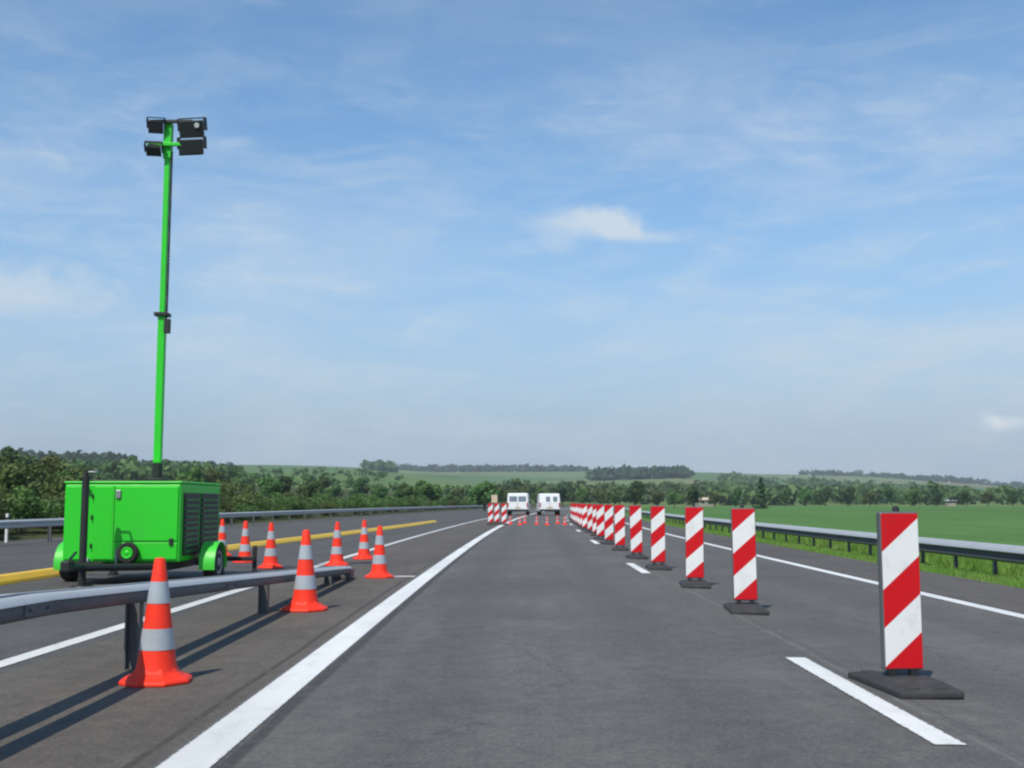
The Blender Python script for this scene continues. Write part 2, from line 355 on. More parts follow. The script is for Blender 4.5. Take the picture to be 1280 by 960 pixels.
def terrain(x, y):
    x = np.atleast_1d(np.asarray(x, float)); y = np.atleast_1d(np.asarray(y, float))
    r = np.hypot(x, y); yy = np.maximum(y, 0.18 * np.abs(x) + 1.0)
    px = 640 + F_PX * x / yy
    zn = near_z(x, y)
    hs = [zn]
    for k in RINGS[1:]:
        p = np.interp(px, PX, PROF[k]); hs.append(EYE + p * k / F_PX)
    rr = np.array(RINGS, float); lr = np.log(rr)
    q = np.interp(np.log(np.maximum(r, 1)), lr, np.arange(len(rr)))
    i = np.clip(np.floor(q).astype(int), 0, len(rr) - 2); t = q - i
    t = t * t * (3 - 2 * t)
    H = np.stack(hs); idx = np.arange(len(r))
    z = H[i, idx] * (1 - t) + H[i + 1, idx] * t
    lat = x - bend(np.maximum(y, 0))
    away = np.clip(np.maximum(-17.5 - lat, lat - 10.0) / 45.0, 0, 1); away = away * away * (3 - 2 * away)
    hold = (1 - away) * np.clip((430 - r) / 110, 0, 1)
    z = z * (1 - hold) + (zn - 0.03) * hold
    rough = np.clip((r - 300) / 1500, 0, 1)
    z = z + rough * (3.0 * np.sin(x / 210.0 + 1.3) * np.cos(y / 260.0) + 1.6 * np.sin(x / 77.0 + y / 120.0))
    return z
def gz(x, y): return float(terrain(x, y)[0])
def axis_pts(a, b, step, grow, lim):
    pts = list(np.arange(a, b + 1e-6, step)); s = step
    while pts[-1] < lim: s *= grow; pts.append(min(pts[-1] + s, lim))
    s = step
    lo = [pts[0]]
    return pts
EXT = 3400.0
xr = axis_pts(0, 26, 0.65, 1.06, EXT); xs = np.array([-v for v in xr[:0:-1]] + xr)
yf = axis_pts(-12, 150, 2.5, 1.045, EXT); yb = axis_pts(12, 20, 8, 1.5, 700)
ys = np.array([-v for v in yb[::-1]] + yf[1:])
XX, YY = np.meshgrid(xs, ys)
XS = XX + np.where((YY > 0) & (np.abs(XX) < 600), bend(np.maximum(YY, 0)) * np.clip(1 - (np.abs(XX) - 30) / 400, 0, 1), 0)   # grid lines follow the road
ZZ = terrain(XS.ravel(), YY.ravel())
nx, ny = len(xs), len(ys)
ii = (np.arange(ny - 1)[:, None] * nx + np.arange(nx - 1)[None]).ravel()
m = Mat('ground_grass_and_fields')
geo = m.n('ShaderNodeNewGeometry').outputs['Position']; sp = m.n('ShaderNodeSeparateXYZ'); m.nt.links.new(geo, sp.inputs[0])
vor = m.n('ShaderNodeTexVoronoi', feature='F1'); m.nt.links.new(m.scaled(geo, 0.0042, 0.0021, 0), vor.inputs['Vector']); vor.inputs['Scale'].default_value = 1.0; vor.inputs['Randomness'].default_value = 0.9
vs = m.n('ShaderNodeSeparateColor'); m.nt.links.new(vor.outputs['Color'], vs.inputs[0])
ramp = m.n('ShaderNodeValToRGB'); ramp.color_ramp.interpolation = 'CONSTANT'; m.nt.links.new(vs.outputs[0], ramp.inputs[0])
stops = [(0.0, (0.085, 0.170, 0.045)), (0.22, (0.140, 0.205, 0.065)), (0.42, (0.065, 0.135, 0.036)), (0.6, (0.165, 0.205, 0.080)), (0.78, (0.105, 0.185, 0.050)), (0.92, (0.20, 0.200, 0.100))]
er = ramp.color_ramp.elements; er[0].position = 0; er[0].color = c4(stops[0][1]); er[1].position = stops[1][0]; er[1].color = c4(stops[1][1])
for p, c in stops[2:]:
    e = er.new(p); e.color = c4(c)
fine = m.noise(0.9, 6, 0.65, geo); mid = m.noise(0.05, 5, 0.6, geo); rows = m.noise(1, 3, 0.6, m.scaled(geo, 0.9, 0.03, 0))
crop = m.mix(m.rng(mid, 0.3, 0.7), (0.076, 0.178, 0.040, 1), (0.105, 0.212, 0.052, 1))
crop = m.mix(m.math('MULTIPLY', m.rng(rows, 0.4, 0.65), 0.45), crop, (0.055, 0.125, 0.034, 1))
tw = m.math('ABSOLUTE', m.math('SUBTRACT', m.math('MODULO', m.math('ADD', m.math('MULTIPLY_ADD', sp.outputs[1], 0.23, sp.outputs[0]), 900.0), 18.0), 9.0))
crop = m.mix(m.math('MULTIPLY', m.rng(m.math('ABSOLUTE', m.math('SUBTRACT', tw, 0.9)), 0.32, 0.12), 0.6), crop, (0.11, 0.13, 0.055, 1))
verge = m.mix(m.rng(fine, 0.35, 0.7), (0.085, 0.17, 0.03, 1), (0.15, 0.25, 0.05, 1))
scrub = m.mix(m.rng(fine, 0.35, 0.7), (0.045, 0.06, 0.022, 1), (0.085, 0.09, 0.04, 1))
vl = m.n('ShaderNodeVectorMath', operation='LENGTH'); m.nt.links.new(geo, vl.inputs[0]); dist = vl.outputs[1]
latx = m.math('SUBTRACT', sp.outputs[0], m.math('DIVIDE', m.math('MULTIPLY', sp.outputs[1], sp.outputs[1]), 3800.0))
near = m.mix(m.rng(latx, 11.5, 13.5), verge, crop)
near = m.mix(m.rng(latx, -12, -14), near, scrub)
col = m.mix(m.rng(dist, 330, 400), near, ramp.outputs[0])
col = m.mix(m.math('MULTIPLY', m.rng(m.noise(0.02, 5, 0.65, geo), 0.45, 0.7), 0.35), col, (0.04, 0.075, 0.026, 1))
m.set(col, 0.9, 0, 0.1); m.bump(fine, 0.4, 0.05); M['ground'] = m.m
gr = from_arrays('ground', np.stack([XS.ravel(), YY.ravel(), ZZ], 1), np.stack([ii, ii + 1, ii + nx + 1, ii + nx], 1), M['ground'], smooth=True)
tag(gr, 'green fields and rolling low hills reaching to the horizon', kind='structure')

# ------------------------------------------------------------------ paved surfaces and markings
def strip(name, l0, l1, y0, y1, mat, dz, label=None, parts=1, step=3.0):
    n = max(2, int((y1 - y0) / step) + 1); yv = np.linspace(y0, y1, n); lv = []
    for k in ([l0, l1] if l1 <= 2.1 or l0 >= 2.1 else [l0, 2.1, l1]): lv.append(k)
    V, U = [], []
    for y in yv:
        for l in lv: p = place(l, y, dz); V.append(p); U.append((l, y))
    k = len(lv); F = [(j * k + i, j * k + i + 1, (j + 1) * k + i + 1, (j + 1) * k + i) for j in range(n - 1) for i in range(k - 1)]
    o = from_arrays(name, V, F, mat, uv=U)
    return tag(o, label, kind='structure')
FAR = 420
strip('road', -1.62, 5.72, -14, FAR, M['road'], 0, 'two grey asphalt lanes running ahead to the hills')
strip('median', -3.50, -1.62, -14, FAR, M['median'], 0, 'brownish asphalt strip between the two carriageways under the low rail')
strip('opposite_carriageway', -15.5, -3.50, -14, FAR, M['opp'], 0, 'asphalt of the opposite carriageway under the green light tower')
strip('hard_shoulder', 5.72, 7.68, -14, FAR, M['shoulder'], 0, 'brownish hard shoulder beside the grass verge')
Z1 = 0.005
WL = (0.80, 0.81, 0.79)
M['left_line'] = marking('thermoplastic_white', WL, 0.30, -1.4625, 0.1225); M['dash_line'] = marking('dash_white', WL, 0.35, 2.10, 0.08)
M['edge_line'] = marking('edge_white', WL, 0.40, 5.56, 0.11); M['old_line'] = marking('worn_white', (0.72, 0.72, 0.69), 0.4, -3.72, 0.085); M['cross_line'] = marking('cross_white', (0.7, 0.7, 0.68), 0.5, -1.88, 0.3)
strip('lane_marking', -1.585, -1.34, -10, 300, M['left_line'], Z1, 'broad solid white line along the left of the open lane', step=2)
for i in range(8):
    y0 = 5.55 + 13.15 * i - 0
    strip('dash_marking', 2.02, 2.18, y0, y0 + 3.05, M['dash_line'], Z1, 'short white dash between the lanes beside the striped beacons', step=1.5)
strip('edge_marking', 5.45, 5.67, -10, 300, M['edge_line'], Z1, 'continuous white edge line along the right hard shoulder')
strip('opposite_marking', -3.80, -3.64, -10, 300, M['old_line'], Z1, 'solid white line left of the low rail')
strip('cross_marking', -2.12, -1.64, 17.75, 18.0, M['cross_line'], Z1, 'short white cross mark at the end of the rail', step=1)

# ------------------------------------------------------------------ guard rails
def wbeam(h0, h1, depth=0.075, t=0.006):
    pr = [(0, 0.0), (0.35, 0.07), (1, 0.17), (1, 0.33), (0.25, 0.44), (0.25, 0.56), (1, 0.67), (1, 0.83), (0.35, 0.93), (0, 1.0)]
    return pr
def w_section(sgn, off, zb, zt):
    pr = wbeam(0, 0); out = [(off + sgn * 0.075 * a, zb + (zt - zb) * b) for a, b in pr]
    back = [(off + sgn * (0.075 * a - 0.012), zb + (zt - zb) * b) for a, b in pr][::-1]
    return out + back
def path_pts(lat, y0, y1, step, zf=lambda y: 0.0):
    n = max(2, int((y1 - y0) / step) + 1); return [tuple(place(lat, y, zf(y))) for y in np.linspace(y0, y1, n)]
def post(bm, p, h, w=0.06, d=0.10):
    for (a, b, c, e) in ((-w, -w + 0.012, -d / 2, d / 2), (w - 0.012, w, -d / 2, d / 2), (-w + 0.012, w - 0.012, -0.006, 0.006)):
        box(bm, p.x + a, p.x + b, p.y + c, p.y + e, p.z - 0.08, p.z + h)
# median rail, beams on both sides of its posts, dropping to the ground ahead
RL = -2.70
def drop(y): return 0.060 - 0.042 * max(0.0, y - 6.0)
t = tag(empty('guard_rail', place(RL, 7)), 'low double sided guard rail sloping down to the asphalt behind the two nearest cones', 'guard rail'); inv = t.location.copy()
def child(o, par): o.parent = par; o.location = -par.location; return o
for s in (-1, 1):
    bm = bmesh.new(); sweep(bm, path_pts(RL, -12, 17.2, 0.6, drop), [(s * a, h) for a, h in ((0.055, 0.505), (0.145, 0.50), (0.16, 0.515), (0.16, 0.578), (0.145, 0.594), (0.055, 0.60), (0.055, 0.59), (0.135, 0.583), (0.148, 0.572), (0.148, 0.522), (0.135, 0.512), (0.055, 0.515))]); child(from_bm('beam', bm, M['rail_shaded'], smooth=True, sharp=50), t)
    bm = bmesh.new(); sweep(bm, path_pts(RL, -12, 17.2, 0.6, drop), [(s * a, h) for a, h in ((0.045, 0.603), (0.145, 0.597), (0.166, 0.580), (0.170, 0.582), (0.149, 0.610), (0.045, 0.616))]); child(from_bm('lit_edge_strip', bm, M['galv'], smooth=True, sharp=50), t)  # pale strip added as the lit top edge over the dark beam
for y in (-7.95, -3.95, 0.05, 4.05, 8.05, 12.1, 16.1):
    bm = bmesh.new(); post(bm, place(RL, y), 0.595 + drop(y), 0.05, 0.09); child(from_bm('post', bm, M['galv_dark']), t)
for y in (6.05, 10.1, 14.1):
    bm = bmesh.new(); sweep(bm, path_pts(RL, y - 0.17, y + 0.17, 0.17, drop), [(0.1605, 0.512), (0.166, 0.512), (0.166, 0.580), (0.1605, 0.580)])
    for dy in (-0.11, 0.11):
        for h in (0.546,):
            p = place(RL + 0.164, y + dy, h + drop(y + dy)); rod(bm, p, p + Vector((0.014, 0, 0)), 0.011, 0.009, 8)
    child(from_bm('splice_plate', bm, M['rail_shaded']), t)
bm = bmesh.new(); p = place(RL, 17.2); box(bm, p.x - 0.16, p.x + 0.16, p.y - 0.02, p.y + 0.35, 0.0, 0.16); child(from_bm('end_shoe', bm, M['galv_dark'], bevel=0.03), t)
# right-hand rail on the verge
RR = 9.15
t = tag(empty('guard_rail', place(RR, 20)), 'long galvanised guard rail standing in the grass beside the green field', 'guard rail')
bm = bmesh.new(); sweep(bm, path_pts(RR, 2, 190, 2), w_section(-1, -0.02, 0.27, 0.535)); child(from_bm('beam', bm, M['rail_shaded'], smooth=True, sharp=35), t)
bm = bmesh.new(); sweep(bm, path_pts(RR, 2, 190, 2), [(-0.135, 0.475), (-0.125, 0.51), (-0.03, 0.595), (0.02, 0.60), (0.02, 0.585), (-0.032, 0.58), (-0.115, 0.505), (-0.122, 0.472)]); child(from_bm('lit_lip', bm, M['galv'], smooth=True, sharp=40), t)  # pale lip added for the sunlit upper fold, beam below kept dark
for i in range(60):
    bm = bmesh.new(); p = place(RR + 0.07, 4 + 2 * i); post(bm, p, 0.56, 0.032, 0.07); child(from_bm('post', bm, M['galv_dark']), t)
# rail on the far edge of the opposite carriageway
RO = -14.2
t = tag(empty('guard_rail', place(RO, 30)), 'distant pale guard rail in front of the olive bushes across the opposite carriageway', 'guard rail')
bm = bmesh.new(); sweep(bm, path_pts(RO, 8, 210, 3), w_section(1, 0.02, 0.44, 0.68)); child(from_bm('beam', bm, M['galv'], smooth=True, sharp=35), t)
for i in range(45):
    bm = bmesh.new(); p = place(RO - 0.07, 10 + 4 * i); post(bm, p, 0.66, 0.045, 0.08); child(from_bm('post', bm, M['galv_dark']), t)
# low yellow kerb guiding traffic over the opposite carriageway
ctl = [(9, -7.55), (12, -7.5), (16.4, -7.45), (23, -7.25), (31, -6.95), (41, -6.2), (55, -5.45), (68, -5.1), (84, -4.6)]
yv = np.arange(9, 66.1, 1.5); lv = np.interp(yv, [c[0] for c in ctl], [c[1] for c in ctl]); lv = np.convolve(np.pad(lv, 2, 'edge'), np.ones(5) / 5, 'valid')
bm = bmesh.new(); sweep(bm, [(l + bend(y) * 0.5, y, 0.005) for l, y in zip(lv, yv)], [(-0.20, 0), (0.20, 0), (0.18, 0.04), (0.10, 0.11), (-0.10, 0.11), (-0.18, 0.04)])
tag(from_bm('lane_separator', bm, M['yellow']), 'long low yellow separator kerb lying on the opposite carriageway behind the light tower', 'lane separator')

# ------------------------------------------------------------------ traffic cones
def cone_radius(z): return 0.120 + (0.034 - 0.120) * (z - 0.14) / 0.66
def make_cone():
    root = empty('traffic_cone')
    bm = bmesh.new()
    lathe(bm, [(0.135, 0.075), (0.127, 0.11), (0.120, 0.14), (cone_radius(0.5), 0.5), (0.036, 0.785), (0.030, 0.80), (0.018, 0.803)], 28)
    from_bm('body', bm, M['red_cone'], root, smooth=True)
    bm = bmesh.new()
    lathe(bm, [(0.235, 0.0), (0.238, 0.018), (0.225, 0.032), (0.185, 0.048), (0.150, 0.072), (0.132, 0.10)], 8, phase=R(22.5))
    from_bm('base', bm, M['red_cone'], root, bevel=0.006)
    for z0, z1 in ((0.215, 0.350), (0.510, 0.650)):
        bm = bmesh.new(); lathe(bm, [(cone_radius(z0) + 0.003, z0), (cone_radius(z1) + 0.003, z1)], 28, cap=False); from_bm('reflective_band', bm, M['silver'], root, smooth=True)
    return root
cone0 = make_cone(); first = True
CONES = [(195, 853, 1.0, 8, 'red and silver cone standing nearest to the camera at the foot of the low rail'),
         (381, 763, 1.08, 40, 'red and silver cone in front of the middle of the sloping rail'),
         (474, 722, 1.0, 12, 'red and silver cone at the very end of the low sloping rail'),
         (421, 707, 1.0, 0, 'cone standing just beyond the sloping rail, between the second and the end cone'),
         (455, 699, 1.0, 25, 'cone half hidden behind the cone at the end of the rail'),
         (338, 710, 1.0, 5, 'cone just right of the light tower outrigger, in front of the yellow kerb'),
         (306, 703, 1.0, 33, 'cone seen between the two legs of the light tower outrigger'),
         (277, 695, 1.0, 18, 'cone closest to the dark side of the green light tower')]
for px, py, s, rz, lab in CONES:
    c = cone0 if first else copy_tree(cone0); first = False
    c.location = on_ground(px, py); c.rotation_euler = (0, 0, R(rz)); c.scale = (s,) * 3
    tag(c, lab, 'traffic cone', 'red and silver cones along the median')
for k, (px, py) in enumerate(((638, 655.2), (650, 656.4), (656, 654.0), (671, 655.6), (684, 656.6), (697, 654.6), (706, 656.0))):
    c = copy_tree(cone0); c.location = on_ground(px, py); c.scale = (0.60,) * 3; c.rotation_euler = (0, 0, R(13 * k))
    tag(c, 'tiny red cone in the row closing the lane in front of the white vans', 'traffic cone', 'cones across the lane before the vans')

# ------------------------------------------------------------------ striped beacons
def stripe_panel(wd, h, flip=False):
    """front sheet: red and white bars rising to the right, cut as real faces"""
    bm = bmesh.new(); vs = [bm.verts.new(c) for c in ((-wd / 2, 0, 0), (wd / 2, 0, 0), (wd / 2, 0, h), (-wd / 2, 0, h))]; bm.faces.new(vs)
    nrm = Vector((0.88, 0, -1)).normalized()
    bounds = [0.245 + 0.24 * k for k in range(-1, 6)]
    for b in bounds:
        bmesh.ops.bisect_plane(bm, geom=bm.verts[:] + bm.edges[:] + bm.faces[:], plane_co=(-wd / 2, 0, h - b), plane_no=nrm)
    for f in bm.faces:
        c = f.calc_center_median(); q = (h - c.z) + 0.88 * (c.x + wd / 2)
        f.material_index = 0 if int(math.floor((q - 0.005) / 0.24)) % 2 == 0 else 1
    return bm
def make_beacon():
    root = empty('striped_beacon')
    bm = bmesh.new()
    # heavy recycled foot: sloping shoulders, flat middle
    for z0, z1, a0, a1 in ((0.0, 0.05, 1.0, 1.0), (0.05, 0.115, 1.0, 0.0)):
        pass
    hw, hl = 0.20, 0.42
    P = [(-hw, -hl, 0), (hw, -hl, 0), (hw, hl, 0), (-hw, hl, 0), (-hw, -hl, 0.04), (hw, -hl, 0.04), (hw, hl, 0.04), (-hw, hl, 0.04),
         (-hw + 0.05, -hl + 0.22, 0.078), (hw - 0.05, -hl + 0.22, 0.078), (hw - 0.05, hl - 0.22, 0.078), (-hw + 0.05, hl - 0.22, 0.078)]
    v = [bm.verts.new(p) for p in P]
    for q in ((0, 3, 2, 1), (0, 1, 5, 4), (1, 2, 6, 5), (2, 3, 7, 6), (3, 0, 4, 7), (4, 5, 9, 8), (5, 6, 10, 9), (6, 7, 11, 10), (7, 4, 8, 11), (8, 9, 10, 11)): bm.faces.new([v[i] for i in q])
    foot = from_bm('foot', bm, M['rubber'], root, bevel=0.012)
    for sx in (-1, 1):
        for sy in (-1, 1):
            bm = bmesh.new(); box(bm, sx * 0.09 - 0.045, sx * 0.09 + 0.045, sy * 0.31 - 0.05, sy * 0.31 + 0.05, 0.035, 0.062); from_bm('carry_lug', bm, M['rubber'], foot, bevel=0.008)
    for sx in (-1, 1):
        bm = bmesh.new(); box(bm, sx * 0.07 - 0.022, sx * 0.07 + 0.022, -0.03, 0.03, 0.07, 0.13); from_bm('socket', bm, M['black'], root, bevel=0.004)
    bm = bmesh.new(); box(bm, -0.130, 0.130, -0.032, 0.032, 0.115, 1.115); from_bm('panel', bm, M['panel_edge'], root, bevel=0.014)
    sh = from_bm('front_sheet', stripe_panel(0.244, 0.975), [M['red_sheet'], M['white_sheet']], root); sh.location = (0, -0.0345, 0.128)
    sh = from_bm('rear_sheet', stripe_panel(0.244, 0.975), [M['red_sheet'], M['white_sheet']], root); sh.location = (0, 0.0345, 0.128); sh.rotation_euler = (0, 0, math.pi)
    bm = bmesh.new(); rod(bm, (-0.006, 0, 1.11), (-0.006, 0, 1.14), 0.024, 0.02); rod(bm, (-0.006, 0, 1.14), (-0.006, 0, 1.152), 0.02, 0.009)
    from_bm('top_knob', bm, M['black'], root, smooth=True)
    return root
bea0 = make_beacon()
BD = [7.28, 12.35, 15.95, 20.1, 23.9] + [27.9 + 4.0 * k for k in range(15)]
BL = [2.46, 2.48, 2.48, 2.46, 2.45]
words = ['nearest and tallest in the picture', 'second nearest in the row', 'third nearest in the row', 'fourth nearest in the row', 'fifth nearest in the row', 'sixth nearest in the row', 'seventh nearest in the row', 'eighth nearest in the row']
for i, d in enumerate(BD):
    b = bea0 if i == 0 else copy_tree(bea0)
    lat = BL[i] if i < 5 else 2.46 + rng.uniform(-0.04, 0.04)
    b.location = place(lat, d); b.rotation_euler = (0, R(rng.uniform(-1.3, 1.3)) if i else 0, R(rng.uniform(-7, 7)) if i else R(5))
    lab = ('red and white striped beacon on a rubber foot, ' + words[i]) if i < len(words) else 'far striped beacon packed close in the distant end of the right row'
    tag(b, lab, 'traffic beacon', 'striped beacons along the closed right lane')
for px, py in ((613, 656), (621, 655), (630, 656)):
    b = copy_tree(bea0); b.location = on_ground(px, py); b.rotation_euler = (0, 0, R(rng.uniform(-8, 8)))
    tag(b, 'far striped beacon in the knot where the solid white line ends', 'traffic beacon', 'striped beacons at the end of the solid line')
# small beige temporary sign beside them
sg = empty('temporary_sign', on_ground(618, 655)); tag(sg, 'small beige temporary sign on a post left of the white vans', 'sign')
bm = bmesh.new(); rod(bm, (0, 0, 0.0), (0, 0, 1.62), 0.025); from_bm('post', bm, M['galv_dark'], sg, smooth=True)
bm = bmesh.new(); box(bm, -0.16, 0.16, -0.045, -0.026, 1.14, 1.56); from_bm('board', bm, M['beige'], sg, bevel=0.006)
bm = bmesh.new(); box(bm, -0.24, 0.24, -0.24, 0.24, 0, 0.07); from_bm('foot', bm, M['rubber'], sg, bevel=0.015)

# ------------------------------------------------------------------ green light tower on its trailer
TX, TY = -5.55, 16.05
lt = empty('light_tower', (TX, TY, 0)); tag(lt, 'bright green mobile light tower with a tall mast parked on the opposite carriageway', 'light tower')
HW, DEP, ZB, ZT = 0.83, 2.15, 0.32, 1.43
bm = bmesh.new(); box(bm, -HW, HW, 0, DEP, ZB, ZT); from_bm('cabinet', bm, M['green'], lt, bevel=0.025)
bm = bmesh.new(); box(bm, -HW - 0.012, HW + 0.012, -0.012, DEP + 0.012, ZT + 0.003, ZT + 0.035); from_bm('roof', bm, M['green'], lt, bevel=0.012)
bm = bmesh.new()
for s in (-1, 1): box(bm, s * 0.62 - 0.05, s * 0.62 + 0.05, -0.05, DEP + 0.1, 0.20, 0.312)
for y in (0.0, 0.95, DEP - 0.05): box(bm, -0.572, 0.572, y - 0.02, y + 0.08, 0.21, 0.30)
from_bm('chassis', bm, M['black'], lt, bevel=0.006)
# front doors with a raised rim, seam, hinges and latches
def front_door(x0, x1, z0, z1):
    bm = bmesh.new(); box(bm, x0, x1, -0.022, -0.003, z0, z1); d = from_bm('door', bm, M['green'], lt, bevel=0.008)
    return d
dl = front_door(-0.80, -0.55, 0.36, 1.39); dm = front_door(-0.40, -0.13, 0.36, 1.39); dr = front_door(-0.105, 0.80, 0.62, 1.39)
lo = front_door(-0.105, 0.80, 0.36, 0.60); lo.name = 'lower_panel'
for z in (0.55, 0.95, 1.25):
    bm = bmesh.new(); rod(bm, (-0.42, -0.03, z - 0.035), (-0.42, -0.03, z + 0.035), 0.014); from_bm('hinge', bm, M['black'], dm, smooth=True)
bm = bmesh.new(); box(bm, -0.085, -0.015, -0.05, -0.024, 1.22, 1.34); from_bm('latch', bm, M['grey_metal'], dr, bevel=0.01)
bm = bmesh.new(); box(bm, 0.69, 0.745, -0.05, -0.024, 0.56, 0.66); from_bm('latch', bm, M['black'], dr, bevel=0.008)
bm = bmesh.new(); box(bm, -0.125, -0.11, -0.034, -0.012, 0.36, 1.39); from_bm('door_strip', bm, M['green_lit'], lt)
# side louvres: vent spread over most of each side to darken it as shade
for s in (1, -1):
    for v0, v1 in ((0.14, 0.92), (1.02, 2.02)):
        bm = bmesh.new(); box(bm, HW + 0.003 if s > 0 else -HW - 0.02, HW + 0.02 if s > 0 else -HW - 0.003, v0, v1, 0.40, 1.30); fr = from_bm('shade_vent_grille', bm, M['black'], lt, bevel=0.006)
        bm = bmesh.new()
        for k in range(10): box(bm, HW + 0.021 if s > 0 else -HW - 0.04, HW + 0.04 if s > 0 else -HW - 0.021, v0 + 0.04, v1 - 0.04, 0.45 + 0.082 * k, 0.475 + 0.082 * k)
        from_bm('shade_louvre', bm, M['shade_louvre'], fr)
# wheels with arched mudguards
WY = 0.85
for s in (-1, 1):
    wx = 1.09 if s > 0 else -1.03
    bm = bmesh.new(); lathe(bm, [(0.17, -0.085), (0.255, -0.088), (0.275, -0.06), (0.278, 0.06), (0.255, 0.088), (0.17, 0.085)], 28, 'X', (wx, WY, 0.278)); wl = from_bm('wheel', bm, M['tyre'], lt, smooth=True)
    bm = bmesh.new(); lathe(bm, [(0.165, s * 0.06), (0.17, s * 0.092), (0.14, s * 0.085), (0.09, s * 0.07), (0.04, s * 0.1)], 20, 'X', (wx, WY, 0.278)); from_bm('rim', bm, M['grey_metal'], wl, smooth=True)
    bm = bmesh.new(); rr = []
    for k in range(15):
        a = R(-14 + 208 * k / 14.0); ring = []
        for rad, xo in ((0.325, -0.115), (0.325, 0.115), (0.315, 0.115), (0.315, -0.115)):
            ring.append(bm.verts.new((wx + xo, WY + rad * 1.12 * math.cos(a), 0.26 + rad * math.sin(a))))
        rr.append(ring)
    for p, q in zip(rr, rr[1:]):
        for i in range(4): bm.faces.new((p[i], p[(i + 1) % 4], q[(i + 1) % 4], q[i]))
    bm.faces.new(rr[0][::-1]); bm.faces.new(rr[-1])
    mg = from_bm('mudguard', bm, M['green_lit'], lt, smooth=True, sharp=30)
    bm = bmesh.new(); box(bm, min(s * HW, s * 0.97), max(s * HW, s * 0.97), WY - 0.05, WY + 0.05, 0.235, 0.30); from_bm('axle', bm, M['black'], lt)
# stabiliser legs on slide-out bars at the back, jack and drawbar at the front
for s in (-1, 1):
    bm = bmesh.new(); box(bm, min(s * 0.3, s * 1.42), max(s * 0.3, s * 1.42), 2.05, 2.13, 0.23, 0.30); og = from_bm('outrigger', bm, M['black'], lt, bevel=0.006)
    for x, w in ((0.86, 0.05), (1.41, 0.032)):
        bm = bmesh.new(); box(bm, s * x - w, s * x + w, 2.135, 2.135 + 2 * w, 0.03, 0.47); rod(bm, (s * x, 2.135 + w, 0.0), (s * x, 2.135 + w, 0.03), 0.085 if w > 0.04 else 0.06, seg=16); from_bm('leg', bm, M['black'], og, bevel=0.004)
bm = bmesh.new()
for s in (-1, 1):
    M_ = Matrix.Translation((-0.05, 0, 0)); a = Vector((s * 0.55 - 0.05, -0.02, 0.26)); b = Vector((-0.15, -1.02, 0.30)); rod(bm, a, b, 0.05, 0.05, 8)
rod(bm, (-0.15, -0.9, 0.30), (-0.15, -1.45, 0.33), 0.05, 0.045, 10)
db = from_bm('drawbar', bm, M['black'], lt)
bm = bmesh.new(); box(bm, -0.21, -0.09, -1.62, -1.42, 0.28, 0.42); rod(bm, (-0.15, -1.48, 0.42), (-0.15, -1.25, 0.52), 0.018); from_bm('coupling', bm, M['black'], db, bevel=0.02)
bm = bmesh.new(); rod(bm, (-0.30, -0.62, 0.04), (-0.30, -0.62, 1.52), 0.05, 0.05, 14); rod(bm, (-0.30, -0.62, 0), (-0.30, -0.62, 0.04), 0.15, 0.13, 18); rod(bm, (-0.30, -0.62, 1.52), (-0.30, -0.62, 1.60), 0.035)
jk = from_bm('jack', bm, M['black'], lt, smooth=True)
bm = bmesh.new(); rod(bm, (-0.30, -0.62, 1.58), (-0.14, -0.62, 1.58), 0.012); rod(bm, (-0.14, -0.62, 1.58), (-0.14, -0.72, 1.58), 0.016); from_bm('crank_handle', bm, M['grey_metal'], jk, smooth=True)
bm = bmesh.new(); box(bm, -0.42, -0.02, -0.66, -0.58, 0.24, 0.36); from_bm('bracket', bm, M['black'], jk)
bm = bmesh.new(); lathe(bm, [(0.08, -0.04), (0.13, -0.045), (0.15, -0.025), (0.15, 0.025), (0.13, 0.045), (0.08, 0.04)], 26, 'Y', (0.13, -0.085, 0.455)); jw = from_bm('jockey_wheel', bm, M['tyre'], lt, smooth=True)
bm = bmesh.new(); lathe(bm, [(0.085, -0.042), (0.075, -0.055), (0.04, -0.048), (0.02, -0.06)], 20, 'Y', (0.13, -0.085, 0.455)); from_bm('rim', bm, M['green'], jw, smooth=True)
bm = bmesh.new(); box(bm, -0.06, -0.03, -0.06, -0.025, 0.24, 0.50); box(bm, -0.06, 0.14, -0.055, -0.03, 0.25, 0.29); from_bm('wheel_bracket', bm, M['grey_metal'], lt)
bm = bmesh.new(); box(bm, -0.56, -0.46, -0.05, -0.024, 1.31, 1.38); from_bm('lifting_eye', bm, M['grey_metal'], lt, bevel=0.008)
bm = bmesh.new(); box(bm, -0.52, -0.43, -0.08, -0.005, 0.30, 0.38); from_bm('tail_lamp', bm, M['silver'], lt, bevel=0.01)
# telescopic mast
MXo, MYo = 0.15, 1.05
bm = bmesh.new(); box(bm, MXo - 0.12, MXo + 0.12, MYo - 0.12, MYo + 0.12, ZT + 0.037, ZT + 0.10); rod(bm, (MXo, MYo, ZT + 0.10), (MXo, MYo, ZT + 0.33), 0.075); from_bm('mast_collar', bm, M['black'], lt, bevel=0.006)
bm = bmesh.new(); box(bm, MXo - 0.056, MXo + 0.056, MYo - 0.056, MYo + 0.056, ZT + 0.33, 4.08); ms = from_bm('mast_section', bm, M['green'], lt, bevel=0.012)
bm = bmesh.new(); box(bm, MXo - 0.105, MXo + 0.105, MYo - 0.105, MYo + 0.105, 4.02, 4.075); box(bm, MXo + 0.07, MXo + 0.16, MYo - 0.16, MYo - 0.08, 3.74, 3.96); from_bm('clamp', bm, M['black'], ms, bevel=0.006)
bm = bmesh.new(); box(bm, MXo - 0.043, MXo + 0.043, MYo - 0.043, MYo + 0.043, 4.08, 7.05); ms2 = from_bm('mast_section', bm, M['green'], lt, bevel=0.01)
bm = bmesh.new(); prev = None
